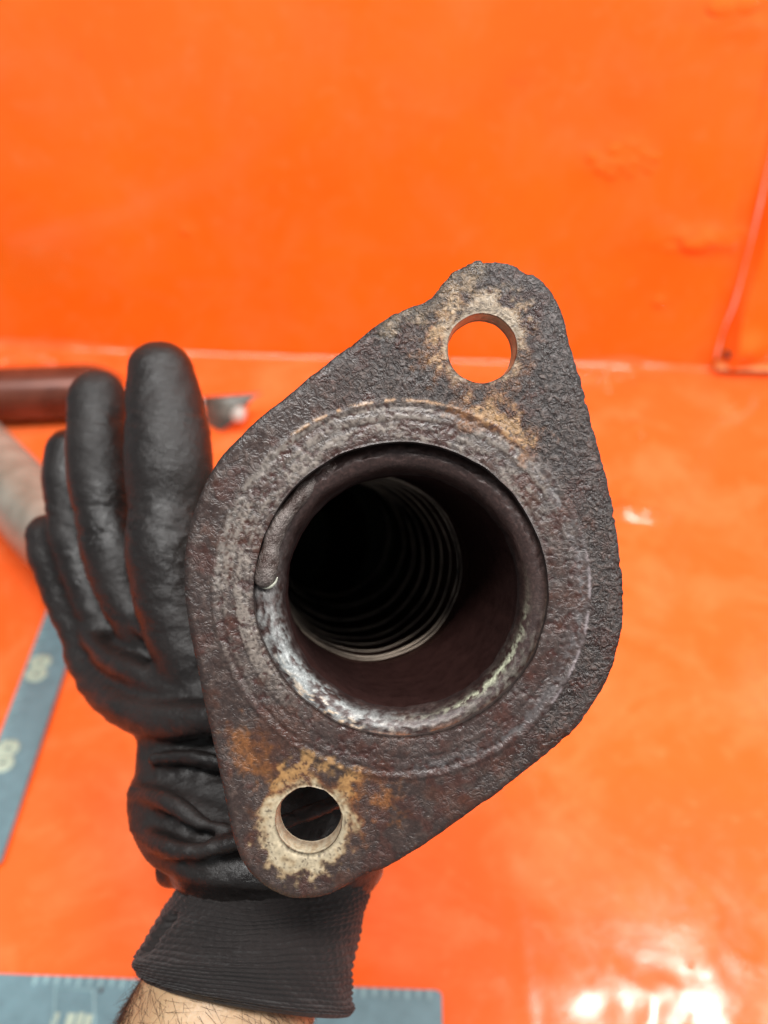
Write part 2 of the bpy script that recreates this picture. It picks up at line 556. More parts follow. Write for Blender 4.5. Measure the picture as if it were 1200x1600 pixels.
def flap(u, z):
    xe = e0[0] + (e1[0] - e0[0]) * (z - e0[2]) / (e1[2] - e0[2]) + 0.0015 * np.sin(z * 60) + .004 * np.exp(-(z / .02) ** 2) * 0
    rise = 0.010 * ss(0, 0.010, u) + 0.003 * np.exp(-((u - .011) / .005) ** 2) - .004 * ss(0.012, 0.06, u)
    bul = .008 * np.exp(-((u - .022) / .014) ** 2 - ((z - .03) / .016) ** 2)
    return np.stack([xe + u, WALL_Y - 0.0025 - rise - bul, z], 1)


fu = np.concatenate([np.linspace(0, .03, 40), np.linspace(.034, .6, 40)])
fl = grid_sheet('film_overlap', fu, np.linspace(0.008, 0.74, 200), flap, M_wall)
tag(fl, 'overlapping orange film sheet with rolled edge at the right of the back board', 'film', 'structure')
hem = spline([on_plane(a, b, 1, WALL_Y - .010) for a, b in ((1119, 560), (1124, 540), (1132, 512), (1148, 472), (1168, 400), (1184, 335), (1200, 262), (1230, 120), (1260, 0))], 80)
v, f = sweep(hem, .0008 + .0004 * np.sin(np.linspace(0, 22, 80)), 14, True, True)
mesh_obj('hem_glint', v, f, M_hem_glint, fl)  # added strip, its colour stands for the shine on the fold
tpv = np.array([[e0[0] - .004, WALL_Y - .016, .0085], [e0[0] + .5, WALL_Y - .016, .0085], [e0[0] + .5, WALL_Y - .013, .0108], [e0[0] - .002, WALL_Y - .013, .0108],
                [e0[0] - .004, WALL_Y - .004, .0075], [e0[0] + .5, WALL_Y - .004, .0075], [e0[0] + .5, WALL_Y - .004, .012], [e0[0] - .002, WALL_Y - .004, .012]])
mesh_obj('tape_edge', tpv, [(0, 1, 2, 3), (3, 2, 6, 7), (4, 7, 6, 5), (0, 4, 5, 1), (0, 3, 7, 4), (1, 5, 6, 2)], M_tape, fl, False)
sp = on_plane(1137, 556, 1, WALL_Y - .012)
v, f = sweep(np.array([sp + [0, .006, 0], sp + [0, -.001, 0], sp + [0, -.002, 0]]), [.003, .003, .0018], 16, True, True)
mesh_obj('screw_head', v, f, M_hole, fl)

# ------------------------------------------------------------------ the exhaust pipe
D0 = 0.175
S = D0 / F                                 # metres per photo pixel on the flange face
CX, CY = 627.0, 921.0
O = P(CX, CY, D0)
exhaust = empty('exhaust_pipe', O)
tag(exhaust, 'rusty exhaust pipe with oval two-bolt flange held up by the gloved hand', 'exhaust pipe')


def LOC(x, y, z):
    """flange coordinates (metres, z towards the viewer) to world"""
    x = np.asarray(x, float)[..., None]; y = np.asarray(y, float)[..., None]; z = np.asarray(z, float)[..., None]
    return O + x * rt + y * up - z * fw


OUT = [(755, 406), (790, 409), (828, 424), (860, 453), (882, 495), (894, 545), (907, 592), (922, 650), (940, 715), (955, 780), (967, 850), (974, 915), (972, 980), (958, 1040), (935, 1090), (900, 1138),
       (860, 1175), (815, 1211), (765, 1249), (715, 1285), (660, 1324), (600, 1360), (572, 1368), (538, 1388), (495, 1404), (452, 1405), (412, 1385), (380, 1350), (360, 1293), (346, 1222), (330, 1150), (314, 1080),
       (300, 1010), (290, 950), (286, 900), (290, 850), (300, 805), (318, 760), (340, 720), (370, 685), (402, 654), (440, 623), (482, 589), (530, 551), (570, 521), (608, 494), (638, 478), (660, 473), (678, 461), (698, 436), (724, 415)]
mm = S * 1000
loc2 = lambda px, py: ((px - CX) * mm, (CY - py) * mm)
out_mm = np.array([loc2(*q) for q in OUT])
ol = spline(out_mm, 1400, True)
seglen = np.linalg.norm(np.roll(ol, -1, 0) - ol, axis=1)
cum = np.concatenate([[0], np.cumsum(seglen)])
NO = int(cum[-1] / 0.36)
ts = np.linspace(0, cum[-1], NO, endpoint=False)
ol2 = np.vstack([ol, ol[:1]])
ol = np.stack([np.interp(ts, cum, ol2[:, 0]), np.interp(ts, cum, ol2[:, 1])], 1)
tn = np.roll(ol, -1, 0) - np.roll(ol, 1, 0); tn /= np.linalg.norm(tn, axis=1)[:, None]
nrm = np.stack([-tn[:, 1], tn[:, 0]], 1)
if np.mean(np.sum(nrm * ol, 1)) < 0: nrm = -nrm
flaky = 0.25 + 0.9 * ss(5, 35, ol[:, 0]) + 0.5 * ss(15, 50, ol[:, 1])
chip = ss(.60, .70, fbm(ts * .16, ts * 0 + 7, 6, 3)) * fbm(ts * .9, ts * 0, 15, 2)
jit = flaky * (0.30 * (fbm(ts * .9, ts * 0 + 3, 5, 3) - .5) - .55 * chip) + 0.55 * (fbm(ts * .10, ts * 0, 8, 3) - .5)
ol = ol + nrm * jit[:, None]

BORE = 29.9
H1, R1 = loc2(754, 543), 55.0 * mm
H2, R2 = loc2(482, 1284), 53.0 * mm


def circ(c, r, n, rag, seed):
    a = np.linspace(0, 2 * math.pi, n, endpoint=False)
    rr = r + rag * (fbm(np.cos(a) * 4 + 9, np.sin(a) * 4 + 9, seed, 3) - .5)
    return np.stack([c[0] + np.cos(a) * rr, c[1] + np.sin(a) * rr], 1)


loops = [ol, circ((0, 0), BORE, 420, 0.8, 1), circ(H1, R1, 220, 0.25, 2), circ(H2, R2, 220, 0.30, 3)]
st = 0.33
gx, gy = np.meshgrid(np.arange(-48, 48, st), np.arange(-66, 70, st * .87))
gx[1::2] += st / 2
gx = gx.ravel() + rng.uniform(-.08, .08, gx.size); gy = gy.ravel() + rng.uniform(-.08, .08, gy.size)


def inside(x, y, poly):
    c = np.zeros(x.shape, bool)
    q = np.roll(poly, -1, 0)
    for (x0, y0), (x1, y1) in zip(poly, q):
        if y0 == y1: continue
        k = ((y0 > y) != (y1 > y)) & (x < (x1 - x0) * (y - y0) / (y1 - y0) + x0)
        c ^= k
    return c


coarse = ol[::3]
keep = inside(gx, gy, ol) & (np.hypot(gx, gy) > BORE + .5) & (np.hypot(gx - H1[0], gy - H1[1]) > R1 + .4) & (np.hypot(gx - H2[0], gy - H2[1]) > R2 + .45)
gx, gy = gx[keep], gy[keep]
edged = seg_dist(gx, gy, np.vstack([coarse, coarse[:1]]))
gx, gy = gx[edged > .3], gy[edged > .3]
allp = np.vstack(loops + [np.stack([gx, gy], 1)])
edges, o = [], 0
for lp in loops:
    n = len(lp)
    edges += [(o + i, o + (i + 1) % n) for i in range(n)]
    o += n
res = delaunay_2d_cdt([Vector(q) for q in allp], edges, [], 0, 1e-6)
vv = np.array([tuple(q) for q in res[0]])
tri = np.array([tuple(t) for t in res[2]])
cen = vv[tri].mean(1)
ok = inside(cen[:, 0], cen[:, 1], ol) & ~inside(cen[:, 0], cen[:, 1], loops[1]) & ~inside(cen[:, 0], cen[:, 1], loops[2]) & ~inside(cen[:, 0], cen[:, 1], loops[3])
tri = tri[ok]
back = {}
for i, src in enumerate(res[3]):
    for s_ in src: back[s_] = i
x, y = vv[:, 0], vv[:, 1]
r = np.hypot(x, y); ang = np.degrees(np.arctan2(y, x))
d1 = np.hypot(x - H1[0], y - H1[1]); d2 = np.hypot(x - H2[0], y - H2[1])
de = seg_dist(x, y, np.vstack([coarse, coarse[:1]]))
# ---- relief (mm)
nA = fbm(x * 1.0, y * 1.0, 21, 3); nB = fbm(x * 1.9, y * 1.9, 22, 2); nW = 1 - np.abs(2 * fbm(x * .62 + .5 * nA, y * .62, 25, 3) - 1); nC = fbm(x * .12, y * .12, 23, 3); nD = fbm(x * .32, y * .32, 24, 3)
RO = 38.3
outm = ss(RO - .4, RO + .8, r)
scale = outm * (0.10 + .90 * ss(-6, 24, x + .45 * y + 34 * (nC - .5) + 10 * (nD - .5)))
smooth_h = 1 - np.clip(np.exp(-((d1 - R1) / 4.0) ** 2) + np.exp(-((d2 - R2) / 4.5) ** 2), 0, 1) * .8
z = -0.34 * outm + smooth_h * scale * (.14 * (nA - .5) + .36 * (nB - .5) + .24 * (nW - .7)) + smooth_h * (1 - scale) * (.07 * (nB - .5) + .05 * (nA - .5) - .16 * ss(.64, .74, fbm(x * 1.3, y * 1.3, 27, 2)) * ss(.45, .6, nD))
z += -.10 * ss(33.9, 34.4, r) * (1 - outm) - 0.16 * np.exp(-((r - 36.9) / .55) ** 2) - 0.10 * np.exp(-((r - 34.0) / .4) ** 2) + 0.10 * np.exp(-((r - 38.3) / .35) ** 2)
pit = ss(.66, .74, fbm(x * .9, y * .9, 31, 2)) * (1 - outm)
z -= .16 * pit
z -= 0.45 * np.exp(-(de / .75) ** 2) * (.5 + nA)
z -= 0.35 * np.exp(-((d1 - R1) / .35) ** 2) + 0.45 * np.exp(-((d2 - R2) / .45) ** 2) + .35 * np.exp(-((r - BORE) / .35) ** 2)
# ---- rust map (surface colour of the thing itself)
def lerp(c, col, m): return c * (1 - m[:, None]) + np.array(col) * m[:, None]
col = np.zeros((len(x), 3)) + np.array([0.050, 0.036, 0.034])
col = lerp(col, (0.092, 0.072, 0.066), ss(.40, .70, nA * .6 + nD * .4))
col = lerp(col, (0.072, 0.034, 0.025), ss(.56, .76, nC * .55 + nD * .45) * .7)
col = lerp(col, (0.100, 0.096, 0.096), ss(.45, .75, nB * .5 + nD * .5) * ss(2, 30, x + .5 * y) * .6)
col = lerp(col, (0.135, 0.135, 0.145), ss(.40, .62, nD * .6 + nB * .4) * np.exp(-seg_dist(x, y, [loc2(770, 420), loc2(835, 450), loc2(868, 510), loc2(880, 560)]) ** 2 / 16) * .85)
ringm = ss(BORE, BORE + .5, r) * (1 - ss(37.2, 39.2, r + 1.5 * (nD - .5)))
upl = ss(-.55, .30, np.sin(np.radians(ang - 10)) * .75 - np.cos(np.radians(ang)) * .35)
aw = np.radians(ang)
wr = lambda a, b: ss(-1, 1, np.minimum((ang - a), (b - ang)) / 10)
arc = lambda r0, w, a, b: np.exp(-((r - r0) / w) ** 2) * wr(a, b)
cb = fbm(r * 1.15 + .35 * (nD - .5), np.cos(aw) * 2.2 + np.sin(aw) * 3.1 + 40, 43, 3)      # bands worn round the bore
cb2 = fbm(r * 2.6, np.cos(aw) * 3 + np.sin(aw) * 2 + 20, 44, 2)
z += .16 * (cb - .5) * (1 - outm) + .07 * (cb2 - .5) * (1 - outm)
col = lerp(col, (0.066, 0.046, 0.045), ringm * .75)
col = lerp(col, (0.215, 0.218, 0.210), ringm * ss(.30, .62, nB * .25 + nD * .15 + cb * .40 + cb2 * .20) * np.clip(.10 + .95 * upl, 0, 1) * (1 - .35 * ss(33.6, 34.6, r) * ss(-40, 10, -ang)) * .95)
col = lerp(col, (0.030, 0.022, 0.021), arc(34.1, .28, -180, 180) * .6)
col = lerp(col, (0.070, 0.036, 0.030), ringm * ss(.60, .70, fbm(x * .28, y * .28, 41, 3)) * .7)
col = lerp(col, (0.060, 0.018, 0.014), pit * .8)
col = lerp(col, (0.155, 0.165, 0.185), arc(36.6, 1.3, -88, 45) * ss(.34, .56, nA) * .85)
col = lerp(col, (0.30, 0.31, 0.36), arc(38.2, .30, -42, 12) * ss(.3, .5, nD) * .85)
col = lerp(col, (0.20, 0.21, 0.21), arc(37.2, .8, 118, 205) * ss(.3, .5, nA) * .8)
col = lerp(col, (0.42, 0.28, 0.14), arc(38.4, .34, 72, 128) * ss(.42, .56, fbm(x * .5, y * .5, 61, 3)) * .9)
# ochre and bare cream metal round the bolt holes
br = fbm(x * .55, y * .55, 51, 4); br2 = fbm(x * 1.1, y * 1.1, 52, 3)
def patch(dist, size, edge=2.0, k=9.0):
    return ss(size + edge, size - edge, dist + k * (br - .5) + 2 * (br2 - .5))
st1 = np.minimum(seg_dist(x, y, [loc2(735, 640), loc2(785, 655), loc2(825, 690)]), seg_dist(x, y, [loc2(715, 470), loc2(690, 500), loc2(680, 560)]))
st1b = seg_dist(x, y, [loc2(745, 425), loc2(700, 455), loc2(655, 498), loc2(605, 505)])
hz = d1 - R1
col = lerp(col, (0.19, 0.085, 0.035), patch(hz, 3.2) * .7)
col = lerp(col, (0.25, 0.125, 0.05), patch(st1, 3.0) * .85)
col = lerp(col, (0.30, 0.24, 0.15), patch(hz - .26 * (y - H1[1]), 1.6) * .9)
col = lerp(col, (0.40, 0.29, 0.15), patch(st1, 1.0, 1.2) * .8)
col = lerp(col, (0.26, 0.22, 0.15), patch(st1b, 2.2, 2.0, 7) * .75)
col = lerp(col, (0.44, 0.43, 0.36), patch(hz - .20 * (y - H1[1]) + .05 * np.abs(x - H1[0]), .5, 1.2, 5) * .85)
h2v = d2 - R2
st2 = np.minimum(seg_dist(x, y, [loc2(380, 1150), loc2(400, 1185), loc2(432, 1225)]), seg_dist(x, y, [loc2(560, 1232), loc2(608, 1256)]))
st2b = seg_dist(x, y, [loc2(430, 1225), loc2(480, 1190), loc2(540, 1220)])
col = lerp(col, (0.20, 0.085, 0.032), patch(h2v, 3.6) * .75)
col = lerp(col, (0.27, 0.12, 0.035), patch(st2, 2.2) * .85)
col = lerp(col, (0.36, 0.24, 0.10), patch(st2b, 1.6, 1.4, 8) * .85)
dn = (H2[1] - y) * .35 + (H2[0] - x) * .12
col = lerp(col, (0.37, 0.33, 0.21), patch(h2v - dn * .55, 2.3, 1.2, 6) * .92)
col = lerp(col, (0.47, 0.48, 0.37), patch(h2v - dn * .5, 1.3, 1.0, 4.5) * .85)
col = lerp(col, (0.05, 0.03, 0.025), ss(.70, .75, fbm(x * 1.9, y * 1.9, 71, 2)) * .6)
lum0 = col.mean(1)
# a small dark pit beside the upper hole
pd = np.hypot(x - loc2(833, 517)[0], y - loc2(833, 517)[1])
z -= .5 * np.exp(-(pd / .5) ** 2); col = lerp(col, (0.015, 0.01, 0.01), np.exp(-(pd / .45) ** 2))
col = lerp(col, (0.075, 0.024, 0.016), ss(.58, .72, fbm(x * .22, y * .22, 81, 4)) * (lum0 < .14) * .55)
col = lerp(col, (0.10, 0.040, 0.022), ss(.60, .74, fbm(x * .16 + 5, y * .16, 83, 4)) * (lum0 < .14) * .45)
col *= (0.40 + .44 * nB)[:, None] * np.array([1.14, .93, .82])
col[lum0 > .16] *= 1.22
col *= (1 - .55 * np.exp(-(np.maximum(de, .25) / .8) ** 2))[:, None]
lum = col.mean(1)
rgh = .40 + .44 * (nD - .5) + .20 * ss(.10, .30, lum) - .06 * scale
scl = np.clip(.34 + .60 * scale + .06 * (1 - outm) + .5 * (nD - .5) - .35 * ss(.07, .2, lum), .08, 1)
# ---- walls of outline, bore and bolt holes
V3 = [np.stack([x, y, z], 1)]
SG = [scl]
CO, RG, FA = [col], [rgh], [tuple(t) for t in tri]
# orient triangles to the viewer
a_, b_, c_ = vv[tri[:, 0]], vv[tri[:, 1]], vv[tri[:, 2]]
cr = (b_[:, 0] - a_[:, 0]) * (c_[:, 1] - a_[:, 1]) - (b_[:, 1] - a_[:, 1]) * (c_[:, 0] - a_[:, 0])
FA = [tuple(t) if k > 0 else tuple(t[::-1]) for t, k in zip(tri, cr)]
base = len(x); o = 0
THK = 6.6
last_rows = []
for li, lp in enumerate(loops):
    n = len(lp)
    prev = np.array([back[o + i] for i in range(n)])
    o += n
    inner = li > 0
    levels = [-1.35, -1.9, -2.7, -3.7, -4.7, -5.7, -THK] if li != 1 else [-1.3, -1.8, -2.9, -4.6, -THK]
    c0 = col[prev]
    for lv in levels:
        q = lp.copy()
        if li == 0:
            q = q + nrm * ((.35 * (fbm(ts * .4, ts * 0 + lv * .8, 77, 3) - .5) * flaky + .1)[:, None])
            cc = np.array([0.045, 0.034, 0.032]) * (0.6 + .9 * fbm(ts * .9, ts * 0 + lv, 78, 3))[:, None]
        elif li == 1:
            cc = np.array([0.05, 0.03, 0.026]) * (0.6 + .8 * fbm(np.arange(n) * .2, np.zeros(n) + lv, 79, 3))[:, None]
        else:
            ctr = H1 if li == 2 else H2
            sh = .25 * math.sin(lv * 2.0) if li == 2 else .2 * math.sin(lv * 1.3)
            q = np.array(ctr) + (q - np.array(ctr)) * (1 + sh * .06 - (.02 if lv > -4 else .05))
            k = fbm(np.arange(n) * .25, np.zeros(n) + lv * .7, 80 + li, 3)[:, None]
            cA, cB = ((0.18, 0.12, 0.07), (0.40, 0.31, 0.20)) if li == 2 else ((0.34, 0.24, 0.14), (0.60, 0.56, 0.42))
            cc = np.array(cA) * (1 - k) + np.array(cB) * k
            if lv < -4: cc = cc * .55 + np.array([.10, .05, .03]) * .45
        zz = np.full((n, 1), lv)
        V3.append(np.hstack([q, zz])); CO.append(cc); RG.append(np.full(n, .55 if li < 2 else .42)); SG.append(np.full(n, .6 if li < 2 else .2))
        cur = np.arange(base, base + n); base += n
        for i in range(n):
            k = (i + 1) % n
            FA.append((prev[i], prev[k], cur[k], cur[i]) if not inner else (prev[i], cur[i], cur[k], prev[k]))
        prev = cur
    last_rows.append(prev)
# back face
bpts = np.vstack(V3)
bl = [bpts[i][:, :2] for i in last_rows]
bidx = np.concatenate(last_rows)
be, o2 = [], 0
for q in bl:
    be += [(o2 + i, o2 + (i + 1) % len(q)) for i in range(len(q))]; o2 += len(q)
rb = delaunay_2d_cdt([Vector(q) for q in np.vstack(bl)], be, [], 0, 1e-6)
bv = np.array([tuple(q) for q in rb[0]]); bt = np.array([tuple(t) for t in rb[2]]); bc = bv[bt].mean(1)
okb = inside(bc[:, 0], bc[:, 1], bl[0]) & ~inside(bc[:, 0], bc[:, 1], bl[1]) & ~inside(bc[:, 0], bc[:, 1], bl[2]) & ~inside(bc[:, 0], bc[:, 1], bl[3])
bm_ = {i: s[0] for i, s in enumerate(rb[3]) if s}
for t in bt[okb]:
    if all(int(i) in bm_ for i in t):
        FA.append(tuple(bidx[bm_[int(i)]] for i in t[::-1]))
V3 = np.vstack(V3) / 1000.0
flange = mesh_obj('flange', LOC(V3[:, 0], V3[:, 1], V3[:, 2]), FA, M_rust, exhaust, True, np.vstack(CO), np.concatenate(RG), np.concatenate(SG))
flange['label'] = 'rusted oval flange plate with two bolt holes and a worn gasket ring'

# ---- path of the pipe (photo pixel, distance)
PATH = [(627, 921, .1855), (618, 914, .195), (604, 903, .208), (580, 887, .2266), (562, 877, .255), (543, 866, .288), (518, 838, .3525)]
REST = [(518, 838, .3525), (440, 835, .405), (300, 858, .455), (190, 872, .51), (95, 842, .575), (2, 742, .645), (-85, 655, .72)]


def cp(q): return np.array([P(*k) for k in q])


# end of the pipe inside the flange: rolled, sooty lip
prof = [(31.6, -3.4), (30.2, -1.9), (29.0, -1.5), (28.1, -1.45), (27.2, -1.75), (26.4, -2.3), (25.7, -3.2), (25.2, -4.4), (24.8, -6.0), (24.6, -8.0), (24.5, -10.5)]
prof = np.vstack([spline(prof, 44), [(24.45, -14), (24.4, -19), (24.4, -25), (24.4, -32), (24.4, -40), (24.4, -48)]])
NP = len(prof)
pl_ = np.array([(P(*q) - O) for q in spline(PATH, 60)]); PX, PY, PZ = pl_ @ rt * 1000, pl_ @ up * 1000, -(pl_ @ fw) * 1000
A = np.linspace(0, 2 * math.pi, 360, endpoint=False)
LV, LC, LR = [], [], []
for i, (pr, pz) in enumerate(prof):
    deg = np.degrees(A)
    al_ = A * 28.0; sl_ = i * .30; wrapm = ss(0, .25, A) * ss(2 * math.pi, 2 * math.pi - .25, A)
    n1 = fbm(al_ * .30, np.zeros(360) + sl_ * .40, 91, 4) * wrapm + .5 * (1 - wrapm)
    n2 = fbm(al_ * .95, np.zeros(360) + sl_ * 1.1, 92, 3) * wrapm + .5 * (1 - wrapm)
    rr = pr + .5 * (n1 - .5) + .34 * (n2 - .5) * (1 - ss(.7, 1, np.full(360, min(1, i / 43.0))))
    zz = pz + .5 * (n1 - .5) + .35 * (n2 - .5) - 2.2 * ss(-.1, .8, np.sin(A - .25)) - 1.0 * ss(.2, .9, np.cos(A + .5))
    ox, oy = np.interp(-pz, -PZ, PX), np.interp(-pz, -PZ, PY)
    LV.append(LOC((ox + np.cos(A) * rr) / 1000, (oy + np.sin(A) * rr) / 1000, zz / 1000))
    c = np.zeros((360, 3)) + np.array([0.055, 0.030, 0.026])
    ll = np.exp(-((((deg - 225 + 180) % 360) - 180) / 42.0) ** 2)
    lr = np.exp(-((((deg - 318 + 180) % 360) - 180) / 28.0) ** 2)
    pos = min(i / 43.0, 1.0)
    c = lerp(c, (0.30, 0.315, 0.31), np.clip(ll * ss(.34, .58, n1 * .5 + n2 * .5) * (1 - ss(.60, .85, pos + .3 * (n1 - .5))) * 1.1, 0, 1))
    c = lerp(c, (0.13, 0.115, 0.095), lr * ss(.4, .6, n2) * .8)
    c = lerp(c, (0.46, 0.47, 0.34), lr * ss(.40, .54, n2) * math.exp(-((pos - .56) / .07) ** 2))
    c = lerp(c, (0.45, 0.33, 0.20), np.exp(-((((deg - 325 + 180) % 360) - 180) / 26.0) ** 2) * math.exp(-((pos - .09) / .05) ** 2) * ss(.40, .54, n1))
    c = lerp(c, (0.32, 0.12, 0.05), np.exp(-((((deg - 275 + 180) % 360) - 180) / 26.0) ** 2) * math.exp(-((pos - .13) / .12) ** 2) * ss(.35, .5, n1))
    c = lerp(c, (0.62, 0.46, 0.32), (np.exp(-((((deg - 238 + 180) % 360) - 180) / 22.0) ** 2)) * ss(.60, .68, n2) * math.exp(-((pos - .22) / .16) ** 2))
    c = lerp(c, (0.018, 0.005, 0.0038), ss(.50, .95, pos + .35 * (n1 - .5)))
    LC.append(c * (.7 + .6 * n2)[:, None]); LR.append(np.full(360, .46) - .10 * ll + .4 * ss(.6, 1, pos))
LVn = np.concatenate(LV)
LF = [(i * 360 + j, (i + 1) * 360 + j, (i + 1) * 360 + (j + 1) % 360, i * 360 + (j + 1) % 360) for i in range(NP - 1) for j in range(360)]
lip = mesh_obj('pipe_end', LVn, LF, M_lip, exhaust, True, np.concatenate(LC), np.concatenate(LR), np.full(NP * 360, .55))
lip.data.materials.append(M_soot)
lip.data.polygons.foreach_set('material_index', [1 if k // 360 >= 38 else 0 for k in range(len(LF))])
lip['label'] = 'rolled sooty pipe end welded inside the flange'

# inlet pipe: inner wall, then outside skin back to the flexible joint
pa = spline(PATH, 120)
dd = pa[:, 2]
outer_path = np.vstack([P(627, 921, .1818), cp(pa[dd <= .216])])
v2, f2 = sweep(outer_path, .0272, 96)
mesh_obj('inlet_pipe', v2, f2, M_braid, exhaust)

# ribbed liner of the flexible joint, each rib a ring of its own
full = spline(PATH + REST[1:3], 400)
lin = cp(full[(full[:, 2] > .222) & (full[:, 2] < .43)])
v, f = sweep(lin, .0262, 96)
mesh_obj('liner', v, f, M_linerwall, exhaust)
ring_d = [.2258, .2300, .2400, .2520, .2640, .2800, .3000, .3250, .3520]
for k, rd in enumerate(ring_d):
    i = int(np.argmin(abs(full[:, 2] - rd)))
    c = P(*full[i]); t = P(*full[min(i + 3, len(full) - 1)]) - P(*full[i - 3]); t /= np.linalg.norm(t)
    n = np.cross(t, [0, 0, 1.0]); n /= np.linalg.norm(n); b = np.cross(t, n)
    a = np.linspace(0, 2 * math.pi, 97)
    rr = .0241 + .00012 * np.sin(a * 8 + k)
    pth = c + np.outer(np.cos(a) * rr, n) + np.outer(np.sin(a) * rr, b)
    v, f = sweep(pth[:-1], (.00026, .00036, .00030, .00028, .00030, .0004, .0005, .0006, .0006)[k], 10)
    m = len(v); f += [(m - 10 + j, m - 10 + (j + 1) % 10, (j + 1) % 10, j) for j in range(10)]
    mesh_obj('liner_ring', v, f, M_rim, exhaust)

# braided flexible joint outside, with its two clamped collars
fx = cp(full[(full[:, 2] >= .208) & (full[:, 2] <= .335)])
s = np.linspace(0, 1, len(fx))
rad = .0275 + .0088 * ss(0, .14, s) * (1 - ss(.88, 1, s))
bra = lambda i, a: .0005 * np.sin(a * 24 + i * .9) * np.sin(a * 24 - i * .9)
v, f = sweep(fx, rad, 144, rfun=bra)
mesh_obj('flexible_joint', v, f, M_braid, exhaust)
for a0, a1 in ((.204, .214), (.328, .342)):
    q = cp(full[(full[:, 2] >= a0) & (full[:, 2] <= a1)])
    s = np.linspace(-1, 1, len(q))
    v, f = sweep(q, .0297 - .0012 * s ** 4, 72, True, True) if len(q) > 3 else (None, None)
    # open in the middle: only the band itself
    v, f = sweep(q, .0297 - .0016 * s ** 4, 72)
    mesh_obj('collar', v, f, M_grey, exhaust)

# pale front pipe sloping down to the bench, and the dark run lying on it
rp = cp(REST)
rest_pts = np.vstack([cp([PATH[-2]]), rp])
tail_c = on_plane(100, 655, 2, 0.0)
Rt = 0.0245
t1 = np.array([on_plane(200, 652, 2, 0)[0] - .002, tail_c[1] + .012, Rt + .001]); t0 = np.array([-.36, tail_c[1] - .004, Rt + .001])
ub = [rp[-1], [-.435, rp[-1][1] + .055, .036], [-.425, tail_c[1] - .012, Rt + .002]]
fpath = spline(np.vstack([rest_pts, ub[1:2]]), 160)
v, f = sweep(fpath[10:], .0262, 64)
mesh_obj('front_pipe', v, f, M_pale, exhaust)['label'] = 'pale grey-beige bare steel pipe sloping down to the bench'
tpath = spline(np.array([fpath[-1], ub[2], t0, (t0 + t1) / 2, t1]), 90)
trad = Rt + np.zeros(90); trad[-14:] = Rt * np.sqrt(1 - (np.linspace(.0, .90, 14)) ** 2)
v, f = sweep(tpath, trad, 64, False, True)
mesh_obj('rear_pipe', v, f, M_dark, exhaust)['label'] = 'dark rust-red pipe lying on the bench by the wall'
for pth_, r_, i_ in ((fpath, .0262, 138), (tpath, Rt, 16)):
    n_ = pth_[i_ - 2:i_ + 3]
    v, f = sweep(spline(n_, 9), r_ + .0018 * np.array([-.5, .3, .8, 1, 1, 1, .8, .3, -.5]), 48)
    mesh_obj('weld_seam', v, f, M_pale, exhaust)
# hanger: a rod and a bent tab with a bolt
hb = on_plane(352, 668, 2, 0.0)
rod = spline([t1 + [-.01, 0, -.004], t1 + [.02, .002, -.006], [hb[0] - .03, hb[1] + .012, .020], [hb[0] - .004, hb[1] + .006, .020]], 30)
v, f = sweep(rod, .0035, 14, True, True)
mesh_obj('hanger_rod', v, f, M_zinc, exhaust)
u = np.linspace(0, 1, 24); w = np.linspace(-1, 1, 13)
HV = []
for side in (0, 1):
    for a in u:
        for b in w:
            wid = .0125 * (1 - .45 * a)
            xx = hb[0] - .018 + .052 * a
            zz = .026 + .003 * a - .012 * (1 - b) * (1 - .75 * a) - .004 * b * b
            yy = hb[1] + .004 - .018 * math.sin(a * 2.6) * (.5 - .5 * b) + .010 * a
            HV.append((xx - .008 * (1 - b) * a, yy + side * .0022, zz + wid * b * .5))
m = len(u) * len(w); nw = len(w)
HF = []
for side in (0, 1):
    for i in range(len(u) - 1):
        for j in range(nw - 1):
            q = [side * m + i * nw + j, side * m + i * nw + j + 1, side * m + (i + 1) * nw + j + 1, side * m + (i + 1) * nw + j]
            HF.append(tuple(q if side else q[::-1]))
bd = [i * nw for i in range(len(u))] + [(len(u) - 1) * nw + j for j in range(1, nw)] + [i * nw + nw - 1 for i in range(len(u) - 2, -1, -1)] + [j for j in range(nw - 2, 0, -1)]
for i in range(len(bd)):
    k = bd[(i + 1) % len(bd)]
    HF.append((bd[i], k, k + m, bd[i] + m))
hanger = mesh_obj('hanger_tab', np.array(HV), HF, M_grey, exhaust)
bp0 = P(372, 650, 0); bc = on_plane(372, 650, 1, hb[1] - .012)
v, f = sweep(np.array([bc + [0, .014, -.004], bc + [0, .002, 0], bc, bc + [0, -.0015, .0005]]), [.0058, .0062, .0062, .0045], 20, True, True)
mesh_obj('hanger_bolt', v, f, M_zinc, exhaust)

# ---- weld bead in the upper left of the lip
al = np.radians(np.linspace(118, 175.5, 60))
sb = np.linspace(0, 1, 60)
rb_ = (28.6 - .65 * sb + .16 * np.sin(sb * 13)) / 1000
zb = (-5.4 + 3.3 * ss(0, .85, sb) + .12 * np.sin(sb * 26)) / 1000
bpath = LOC(np.cos(al) * rb_, np.sin(al) * rb_, zb)
brad = (1.5 + .55 * ss(.1, .8, sb) + .10 * np.sin(sb * 23) + .35 * np.exp(-((sb - .95) / .08) ** 2) - .28 * np.exp(-((sb - .78) / .04) ** 2)) / 1000
tl = bpath[-1] - bpath[-2]; tl /= np.linalg.norm(tl)
re = brad[-1]
ex = np.array([bpath[-1] + tl * re * k for k in (.3, .6, .82, .95, .995)])
er = np.array([re * math.sqrt(1 - k * k) for k in (.3, .6, .82, .95, .995)])
lump = lambda i, a: .00030 * (fbm(np.cos(a) * 2 + i * .22, np.sin(a) * 2 + 7, 101, 3) - .5) * 2
v, f = sweep(np.vstack([bpath, ex]), np.concatenate([brad, er]), 28, True, True, 1.0, lump)
bead = mesh_obj('weld_bead', v, f, M_weld, exhaust)
